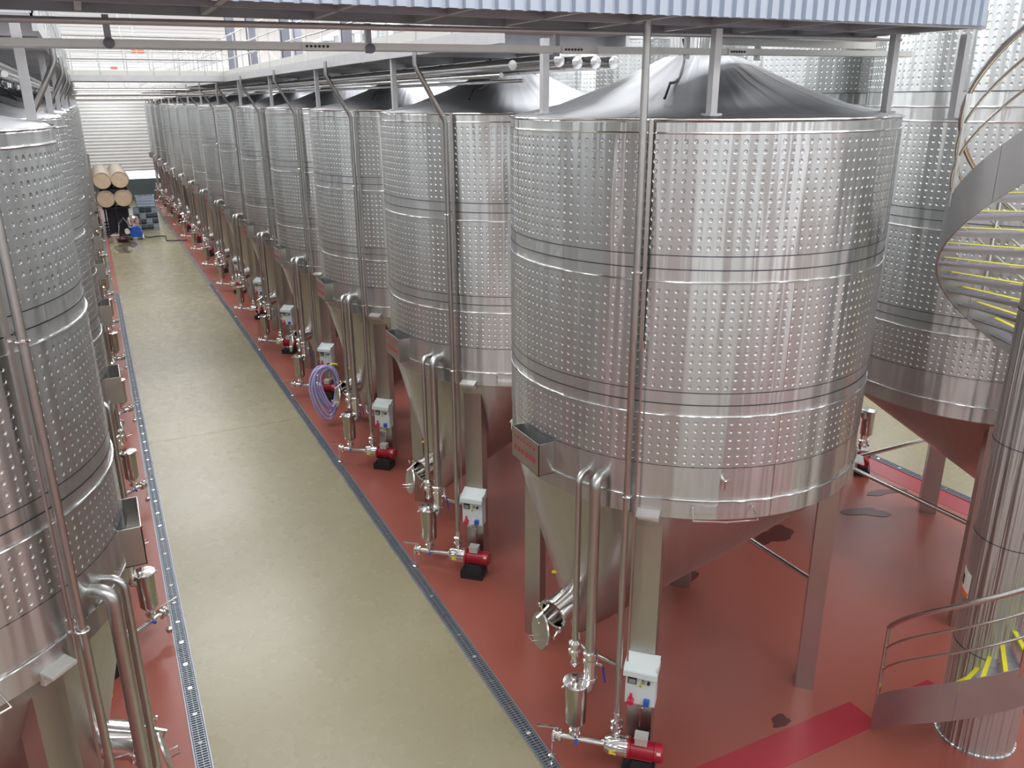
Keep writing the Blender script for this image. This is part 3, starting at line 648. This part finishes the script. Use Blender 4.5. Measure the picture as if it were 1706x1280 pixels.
# ------------------------------------------------------------------ overhead walkways
def walkway(name, x0, x1, y0, y1, z, label, cat='walkway', group=None, rails=(), kick=0.024, axis='y', sp_=0.12, fasc=()):
    O = ((x0+x1)/2, (y0+y1)/2, z)
    t = thing(name, O, label, cat, group)
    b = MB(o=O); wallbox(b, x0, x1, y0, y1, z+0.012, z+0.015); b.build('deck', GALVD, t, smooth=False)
    # joists under the deck
    if axis == 'y':
        y = y0+0.06
        while y < y1: b = MB(o=O); wallbox(b, x0, x1, y-0.003, y+0.003, z-0.006, z+0.012); b.build('joist', GALV, t, smooth=False); y += 0.32
        for x in (x0, x1): b = MB(o=O); wallbox(b, x-0.003, x+0.003, y0, y1, z-0.004, z+0.020); b.build('side_beam', GALV, t, smooth=False)
    else:
        x = x0+0.05
        while x < x1: b = MB(o=O); wallbox(b, x-0.003, x+0.003, y0, y1, z-0.001, z+0.012); b.build('joist', GALV, t, smooth=False); x += 0.115
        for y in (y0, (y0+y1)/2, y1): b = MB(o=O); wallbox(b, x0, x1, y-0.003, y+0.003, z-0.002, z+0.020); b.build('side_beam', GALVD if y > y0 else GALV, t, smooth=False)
    for side in rails:
        b = MB(o=O)
        if axis == 'y':
            x = side
            wallbox(b, x-0.001, x+0.001, y0, y1, z+0.015, z+0.015+kick); b.build('kick_plate', TRAY, t, smooth=False)
            for h in (0.08, 0.12, 0.165): b = MB(o=O); b.cyl((x, y0, z+h), (x, y1, z+h), 0.0026, 6); b.build('guard_rail', TUBE, t)
            y = y0+0.02
            while y < y1: b = MB(o=O); b.cyl((x, y, z+0.01), (x, y, z+0.165), 0.0026, 6); b.build('rail_post', TUBE, t); y += sp_
        else:
            y = side
            wallbox(b, x0, x1, y-0.001, y+0.001, z-0.004, z+0.015+kick); b.build('kick_plate', TRAY, t, smooth=False)
            for h in (0.08, 0.12, 0.165): b = MB(o=O); b.cyl((x0, y, z+h), (x1, y, z+h), 0.0026, 6); b.build('guard_rail', TUBE, t)
            x = x0+0.02
            while x < x1: b = MB(o=O); b.cyl((x, y, z+0.01), (x, y, z+0.165), 0.0026, 6); b.build('rail_post', TUBE, t); x += sp_
    return t, O
walkway('overhead_walkway', 0.560, 0.775, 1.16, 9.7, 1.081, 'long overhead walkway with railing above the right row of tanks', rails=(0.560,), sp_=0.17)
walkway('overhead_walkway', -0.262, -0.035, 1.16, 9.7, 1.081, 'long overhead walkway with railing above the left row of tanks', rails=(-0.035,), sp_=0.17)
walkway('overhead_walkway', -0.035, 0.560, 3.90, 4.10, 1.081, 'short overhead bridge with railing crossing the aisle to join both walkways', rails=(3.90, 4.10), axis='x', sp_=0.10)
walkway('overhead_walkway', -0.035, 0.560, 8.0, 8.2, 1.081, 'distant overhead bridge crossing the aisle near the roller shutter', rails=(8.0, 8.2), axis='x', sp_=0.12)
# near cross platform with the corrugated fascia
tw, Ow = walkway('overhead_platform', -0.5, 1.060, 0.765, 0.965, 1.084, 'overhead platform with pale blue corrugated fascia along the top of the picture', cat='platform', axis='x')
xx = -0.5; i = 0
while xx < 1.046:
    w1 = 0.0165
    b = MB(o=Ow); prof = [(0, 0), (0.0015, -0.005), (0.0105, -0.005), (0.012, 0), (w1, 0)]
    vs = []; fs = []
    zt_ = 1.0775+0.009*(xx-0.2)
    for dx, dyy in prof: vs += [(xx+dx, 0.758+dyy, zt_), (xx+dx, 0.758+dyy, 1.20), (xx+dx, 0.7595+dyy, 1.20), (xx+dx, 0.7595+dyy, zt_)]
    for j in range(len(prof)-1):
        a = j*4; c = a+4; fs += [(a, c, c+1, a+1), (a+3, a+2, c+2, c+3), (a, a+3, c+3, c), (a+1, c+1, c+2, a+2)]
    fs += [(0, 1, 2, 3), (len(prof)*4-4, len(prof)*4-1, len(prof)*4-2, len(prof)*4-3)]
    b.add(vs, fs); b.build('corrugated_strip', CORR, tw, smooth=False); xx += w1; i += 1
b = MB(o=Ow); b.box((0.95, 0.972, 1.074), (0.30, 0.006, 0.010)); b.build('edge_beam', TRAY, tw, smooth=False)
walkway('added_platform', -0.9, 1.5, -0.95, -0.02, 0.765, 'unseen galvanised platform added behind the viewpoint to block red floor reflections', cat='platform', axis='x')  # unseen deck added to keep the red floor out of the steel's reflections
# cable tray across and the pipe over it
def tilt(o, k): o.rotation_euler = (0, -k, 0)
tr = thing('cable_tray', (0.45, 0.94, 1.0555), 'long pale zinc cable tray crossing in front of the overhead pipes', 'cable tray'); Ot = (0.45, 0.94, 1.0555)
cuts = [-0.45, 0.22, 0.58, 1.14]
for a, c in zip(cuts[:-1], cuts[1:]):
    b = MB(o=Ot); wallbox(b, a, c-0.0015, 0.933, 0.9345, 1.0517, 1.0598); wallbox(b, a, c-0.0015, 0.933, 0.948, 1.0517, 1.0527); wallbox(b, a, c-0.0015, 0.9465, 0.948, 1.0517, 1.0598)
    b.build('tray_section', TRAY, tr, smooth=False)
for xc in (0.232, 0.545, 0.80):
    b = MB(o=Ot); wallbox(b, xc-0.016, xc+0.016, 0.9318, 0.933, 1.0519, 1.0596); q = b.build('joint_plate', TRAY, tr, smooth=False)
    for j in range(6):
        b = MB(o=Ot); b.cyl((xc-0.011+j*0.0044, 0.9308, 1.0557), (xc-0.011+j*0.0044, 0.9319, 1.0557), 0.0014, 8); b.build('slot', BLACK, q)
tilt(tr, 0.008)
rp = MB(); rp.cyl((-0.45, 0.925, 1.0675), (1.10, 0.925, 1.0805), 0.0032, 10)
tag(rp.build('overhead_pipe', GALV), 'thin steel pipe running across just above the cable tray', 'pipe')
for n_, xq in enumerate((0.032, 0.29, 0.525, 0.72, 0.84)):
    b = MB(); wallbox(b, xq-0.003, xq+0.003, 0.936, 0.942, 1.0485, 1.0785)
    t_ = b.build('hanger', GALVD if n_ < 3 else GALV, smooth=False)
    tag(t_, 'steel hanger between platform and cable tray, %s from the left' % ORD[n_], 'hanger', 'hangers of the cable tray')
    if n_ < 2:
        b = MB(); b.lathe((0, 0, 0), (0, -1, 0), [(0.0052, 0), (0.0052, 0.002), (0.003, 0.003)], 14); q = b.build('hanger_foot', CONC, t_, loc=(xq, 0.9325, 1.053))
# support posts of the near platform
for i, (x, y, z0, w_) in enumerate(((1.075, 0.80, 0.972, 0.010),)):
    b = MB(); wallbox(b, x-w_/2, x+w_/2, y-w_/2, y+w_/2, z0-0.0, 1.078); wallbox(b, x-w_*0.9, x+w_*0.9, y-w_*0.9, y+w_*0.9, z0-0.003, z0)
    tag(b.build('platform_post', GALV, smooth=False), 'square steel post at the right end of the overhead platform', 'post')
# insulated pipes along the tanks, capped towards the camera
for i, (x, z, r, y0_) in enumerate(((0.660, 1.0555, 0.0095, 1.17), (0.692, 1.0525, 0.0095, 1.17), (0.722, 1.0530, 0.0095, 1.165), (0.752, 1.0530, 0.0095, 1.16))):
    b = MB(); b.lathe((x, y0_, z), (0, 1, 0), [(r*0.85, 0), (r, 0.001), (r, 8.4)], 20)
    o_ = tag(b.build('insulated_pipe', TUBE), 'shiny insulated pipe with capped end above the right row, %s of four' % ORD[i], 'pipe', 'capped insulated pipes')
    me = None
    for j in range(12):
        b = MB(); b.ring(0, r+0.0003, 0.0007, 20, 4)
        if me is None:
            q = b.build('band', CHROME, o_); me = q.data
        else:
            q = bpy.data.objects.new('band', me); COL.objects.link(q); q.parent = o_
        q.location = (x*S, (y0_+0.04+j*0.22)*S, z*S); q.rotation_euler = (PI/2, 0, 0)
for i, (x, z, r, side) in enumerate(((0.620, 1.051, 0.0075, 'right'), (0.600, 1.036, 0.004, 'right'), (0.64, 1.028, 0.003, 'right'), (-0.10, 1.051, 0.0075, 'left'), (-0.13, 1.05, 0.0075, 'left'), (-0.08, 1.033, 0.004, 'left'))):
    b = MB(); b.cyl((x, 1.25 if i != 3 else 0.9, z), (x, 9.6, z), r, 16)
    tag(b.build('overhead_pipe', TUBE), ['bright thick pipe', 'thin lower pipe', 'thinnest lowest pipe', 'thick outer pipe', 'thick inner pipe', 'thin lower pipe'][i]+' running over the lids of the %s row' % side, 'pipe', 'pipes along the rows')
# tie rods across the aisle
for i, (y, z) in enumerate(((4.6, 1.030), (5.2, 1.030), (6.0, 1.025), (7.0, 1.02))):
    b = MB(); b.cyl((-0.12, y, z), (0.62, y, z), 0.0042, 8); b.cyl((-0.12, y, z+0.03), (0.62, y, z+0.03), 0.0025, 8)
    tag(b.build('crossing_pipe', TUBE), 'pair of thin pipes crossing the far aisle, %s behind the bridge' % ORD[i], 'pipe', 'pipe pairs crossing the aisle')
# hall columns behind the right walkway, with diagonal bracing
for i, (x, y) in enumerate(((0.93, 6.0), (1.06, 6.0), (1.28, 6.0), (1.5, 6.6), (1.30, 4.6))):
    b = MB(); b.box((x, y, 1.05), (0.012, 0.06, 2.1)); b.box((x, y-0.03, 1.05), (0.05, 0.006, 2.1)); b.box((x, y+0.03, 1.05), (0.05, 0.006, 2.1))
    o_ = b.build('trim_%d' % (30+i), CONC, smooth=False); o_['kind'] = 'structure'
for i in range(7):
    b = MB(); x = 0.75+i*0.22; b.cyl((x, 7.4, 1.16), (x+0.22, 7.4, 1.42), 0.007, 6); b.cyl((x, 7.4, 1.42), (x+0.22, 7.4, 1.16), 0.007, 6); b.cyl((x, 7.4, 1.42), (x+0.22, 7.4, 1.42), 0.009, 6)
    o_ = b.build('trim_%d' % (40+i), WHITEW); o_['kind'] = 'structure'
# glazed stretch of the far wall, upper right
# signs
b = MB(); b.box((0.594, 9.884, 1.490), (0.13, 0.008, 0.050)); s_ = tag(b.build('sign', LABELW, smooth=False), 'small orange rectangular sign high on the far wall', 'sign')
b = MB(); b.box((0.594, 9.879, 1.490), (0.118, 0.004, 0.038)); b.build('sign_face', ORANGE, s_, smooth=False)
b = MB(); b.box((0.35, 9.884, 1.315), (0.06, 0.008, 0.045)); tag(b.build('sign', PINK, smooth=False), 'small pinkish red sign on the far wall above the shutter', 'sign')
for x in (0.31, 0.39):
    b = MB(); b.cyl((x-0.02, 6.5, 1.75), (x, 6.5, 1.10), 0.002, 6); tag(b.build('hanging_rod', TUBE), 'thin vertical rod hanging above the bridge, %s' % ('left one' if x < 0.35 else 'right one'), 'rod', 'rods above the bridge')

# ------------------------------------------------------------------ far end: barrels, crates, blue pump cart, hose
rack = thing('barrel_rack', (0.115, 7.1, 0), 'dark steel rack carrying four oak barrels at the end of the aisle', 'rack'); Or = (0.115, 7.1, 0)
for x in (0.035, 0.115, 0.195):
    for yy in (7.12, 7.26, 7.46, 7.66, 7.86):
        b = MB(o=Or); wallbox(b, x-0.005, x+0.005, yy-0.004, yy+0.004, 0, 0.37); b.build('upright', DARK, rack, smooth=False)
for z in (0.03, 0.225, 0.365):
    for yy in (7.12, 7.26, 7.46, 7.66, 7.86):
        b = MB(o=Or); wallbox(b, 0.02, 0.215, yy-0.006, yy+0.006, z-0.008, z+0.004); b.build('cross_bar', DARK, rack, smooth=False)
b = MB(o=Or); wallbox(b, 0.045, 0.19, 7.17, 7.30, 0.012, 0.215); b.build('shaded_barrel_block', DARK, rack, smooth=False)  # one dark block stands in for the lower barrels lying in shadow
BR = []
for i, (x, z, l_) in enumerate(((0.050, 0.435, 'upper left'), (0.172, 0.438, 'upper right'), (0.055, 0.297, 'lower left'), (0.176, 0.299, 'lower right'))):
    t = thing('barrel', (x, 7.08, z), '%s oak barrel with pale head in the rack at the aisle end' % l_, 'barrel', 'oak barrels in the rack')
    b = MB(); b.lathe((0, 0, 0), (0, 1, 0), [(0.058, 0.002), (0.059, 0.0), (0.061, 0.001), (0.066, 0.045), (0.069, 0.09), (0.066, 0.135), (0.060, 0.18), (0.058, 0.178)], 28, False, False); b.build('staves', STAVE, t)
    b = MB(); b.lathe((0, 0.004, 0), (0, 1, 0), [(0.058, 0), (0.058, 0.17)], 28); b.build('barrel_head', WOOD, t)
    b = MB(); b.lathe((0, 0.0035, 0), (0, -1, 0), [(0.011, 0), (0.010, 0.001)], 16); b.build('stamp', ORANGE if False else STAVE, t)
    for y_, r_ in ((0.006, 0.0615), (0.035, 0.0655), (0.062, 0.068), (0.118, 0.068), (0.145, 0.0655), (0.174, 0.0615)):
        b = MB(); b.lathe((0, y_-0.004, 0), (0, 1, 0), [(r_, 0), (r_+0.0006, 0.004), (r_, 0.008)], 28, False, False); b.build('hoop', HOOP, t)
index_kids()
for src, nm in (('barrel', 'upper left'), ('barrel.001', 'upper right')):
    for k in range(1, 5):
        c_ = copy_tree(bpy.data.objects[src]); c_.location.y += 0.186*k*S; c_['label'] = 'oak barrel lying %s in the file behind the %s front barrel' % (ORD[k-1], nm); c_['group'] = 'oak barrels in the rack'
# crates
def crate(x, y, z, lx, ly, h, m, label, group):
    t = thing('crate', (x, y, z), label, 'crate', group)
    b = MB(); e = 0.0022
    for k in range(4):
        zz = h*(k+0.5)/4
        wallbox(b, -lx/2, lx/2, -ly/2, -ly/2+e, zz-h*0.075, zz+h*0.075); wallbox(b, -lx/2, lx/2, ly/2-e, ly/2, zz-h*0.075, zz+h*0.075)
        wallbox(b, -lx/2, -lx/2+e, -ly/2, ly/2, zz-h*0.075, zz+h*0.075); wallbox(b, lx/2-e, lx/2, -ly/2, ly/2, zz-h*0.075, zz+h*0.075)
    for k in range(5):
        for yy in (-ly/2, ly/2-e*1.2): wallbox(b, -lx/2+k*(lx-e)/4, -lx/2+k*(lx-e)/4+e, yy, yy+e*1.2, 0, h)
    wallbox(b, -lx/2, lx/2, -ly/2, ly/2, 0, 0.002); b.build('crate_wall', m, t, smooth=False)
    b = MB(); e = 0.004
    for a in ((-lx/2-e/2, lx/2+e/2, -ly/2-e/2, -ly/2+e/2), (-lx/2-e/2, lx/2+e/2, ly/2-e/2, ly/2+e/2), (-lx/2-e/2, -lx/2+e/2, -ly/2, ly/2), (lx/2-e/2, lx/2+e/2, -ly/2, ly/2)): wallbox(b, *a, h-0.004, h)
    b.build('rim', CRATEW, t, smooth=False)
cols = ['first', 'second', 'third', 'fourth']; rws = ['bottom', 'second', 'third', 'top']
for c_ in range(4):
    for r_ in range(4):
        crate(0.265+c_*0.046, 7.50, r_*0.046, 0.042, 0.07, 0.043, CRATE if (c_+r_) % 3 else CRATEW, 'small dark crate in the %s layer of the stack, %s from the left' % (rws[r_], cols[c_]), 'crates stacked near the shutter')
crate(0.345, 7.50, 0.186, 0.14, 0.09, 0.085, CRATEW, 'large pale bin on top of the crate stack near the shutter', None)
b = MB(); 
for i in range(9): b.lathe((0.345-0.05+i*0.0125, 7.50+0.01*(i % 3-1), 0.255), (0, 0, 1), [(0.010, 0), (0.014, 0.006), (0.012, 0.014), (0.003, 0.018)], 10)
tag(b.build('bin_contents', DARK), 'dark heap lying in the pale bin on the crate stack', 'heap', kind='stuff')
# pump cart
pc = thing('pump_cart', (0.225, 6.95, 0), 'blue wheeled pump cart with a silvery drum standing before the barrels', 'cart'); Oc = (0.225, 6.95, 0)
b = MB(o=Oc); b.box((0.225, 6.95, 0.045), (0.085, 0.10, 0.045)); b.box((0.225, 6.95, 0.078), (0.06, 0.08, 0.022)); b.build('blue_body', BLUE, pc, smooth=False)
b = MB(o=Oc); b.lathe((0.215, 6.97, 0.09), (0, 0, 1), [(0.036, 0), (0.042, 0.008), (0.044, 0.04), (0.040, 0.075), (0.018, 0.088), (0.006, 0.09)], 24); b.build('drum', CHROME, pc)
b = MB(o=Oc); b.cyl((0.165, 6.92, 0.065), (0.165, 6.98, 0.065), 0.018, 16); b.build('white_motor', LABELW, pc)
for x in (0.185, 0.27):
    for y_ in (6.905, 6.995):
        b = MB(o=Oc); b.lathe((x-0.005, y_, 0.018), (1, 0, 0), [(0.012, 0), (0.018, 0.001), (0.018, 0.009), (0.012, 0.010)], 18); b.build('wheel', BLACK if x < 0.2 else LABELW, pc)
b = MB(o=Oc); b.tube([(0.10, 6.93, 0.02), (0.115, 6.93, 0.13), (0.15, 6.93, 0.17), (0.19, 6.93, 0.10)], 0.004, 8); b.build('push_handle', CHROME, pc)
b = MB(); b.lathe((0.075, 6.86, 0.001), (0, 0, 1), [(0.022, 0), (0.029, 0.052), (0.031, 0.054), (0.029, 0.055), (0.026, 0.052), (0.020, 0.006)], 20, True, True)
bk = tag(b.build('bucket', mat('pale_pink_plastic', (0.62, 0.50, 0.50), 0.5)), 'pale pink bucket on the wet floor left of the cart', 'bucket')
b = MB(); b.tube([(0.078+0.03*math.cos(a), 6.83, 0.052+0.02*math.sin(a)) for a in [PI*k/8 for k in range(9)]], 0.001, 6); b.build('bucket_handle', TUBE, bk)
pts = [(0.27+0.0*k, 6.95, 0.03) for k in range(1)]+[(0.29, 6.95, 0.012), (0.33, 6.97, 0.006), (0.37, 7.0, 0.006), (0.40, 7.0, 0.006), (0.43, 6.98, 0.006), (0.42, 6.75, 0.005), (0.46, 6.72, 0.005), (0.56, 6.70, 0.005)]
b = MB(); b.tube(pts, 0.004, 8); tag(b.build('hose', DARK), 'dark hose lying on the floor right of the pump cart', 'hose')
for i in range(5):
    b = MB(); r_ = 0.03+0.004*i; b.tube([(0.125+r_*math.cos(a), 6.86+r_*math.sin(a)*1.2, 0.004+0.006*i) for a in [2*PI*k/24 for k in range(24)]], 0.0035, 6, True)
    if i == 0: coil = thing('hose_coil', (0.125, 6.86, 0), 'dark coiled hose on the wet floor in front of the rack', 'hose')
    b.o = (0.125, 6.86, 0); b.build('hose_loop', mat('maroon_hose', (0.10, 0.02, 0.04), 0.4) if i == 0 else bpy.data.materials['maroon_hose'], coil)
# lilac hose hung at the third right tank
hc = thing('hose_coil', (0.575, 2.52, 0), 'lilac coiled hose hanging beside the third tank of the right row', 'hose'); Oh = (0.575, 2.52, 0)
rnd = random.Random(5)
for i in range(9):
    b = MB(o=Oh); rx = 0.026+0.0035*(i % 4)+0.0014*i; rz = 0.060+0.0045*i*0.8; cx_ = 0.580-0.0022*i; yy = 2.50+0.006*(i % 5)
    pts = []
    for k in range(36):
        a = 2*PI*k/36; pts.append((cx_+rx*math.cos(a)+0.006*math.sin(2*a), yy+0.014*math.sin(a), 0.185-rz+rz*math.sin(a)+0.004*(i % 3)))
    b.tube(pts, 0.0032, 7, True); b.build('hose_loop', HOSE, hc)
b = MB(o=Oh); b.tube([(0.585, 2.53, 0.188), (0.60, 2.53, 0.195), (0.615, 2.53, 0.190)], 0.004, 8); b.build('hose_end', YEL, hc)
# puddles
def puddle(x, y, rx, ry, m, label, seed, rot=0.5):
    rn = random.Random(seed); n = 26; vs = []
    for i in range(n):
        a = 2*PI*i/n; r = 1+0.25*math.sin(2*a+seed)+0.18*math.sin(3*a+2*seed)+rn.uniform(-0.10, 0.10)
        u, v = rx*r*math.cos(a), ry*r*math.sin(a); vs.append((u*math.cos(rot)-v*math.sin(rot), u*math.sin(rot)+v*math.cos(rot), 0.0009))
    b = MB(); b.add(vs+[(p[0], p[1], 0.0002) for p in vs], [tuple(range(n)), tuple(reversed(range(n, 2*n)))]+[(i, i+n, (i+1) % n+n, (i+1) % n) for i in range(n)])
    tag(b.build('puddle', m, smooth=False, loc=(x, y, 0)), label, 'puddle')
puddle(1.773, 1.341, 0.050, 0.016, PUD, 'thin dark wet patch on the red floor, nearest the far drain', 1, -0.3)
puddle(1.635, 1.283, 0.048, 0.026, PUD, 'dark wine-red puddle left of the brown leg under the tall tank', 2, -0.5)
puddle(1.345, 1.300, 0.060, 0.030, PUD, 'dark wet patch at the foot of the half hidden leg behind the big tank', 3, 0.4)
puddle(1.045, 1.250, 0.028, 0.018, PUD, 'small dark puddle beneath the cone of the big tank', 4, 0.2)
puddle(0.905, 0.815, 0.022, 0.010, PUD, 'small wet red streak beside the crimson floor band', 5, 0.1)
puddle(0.130, 6.60, 0.075, 0.23, PUDB, 'wide brown wet patch on the aisle before the pump cart', 6, 0.0)
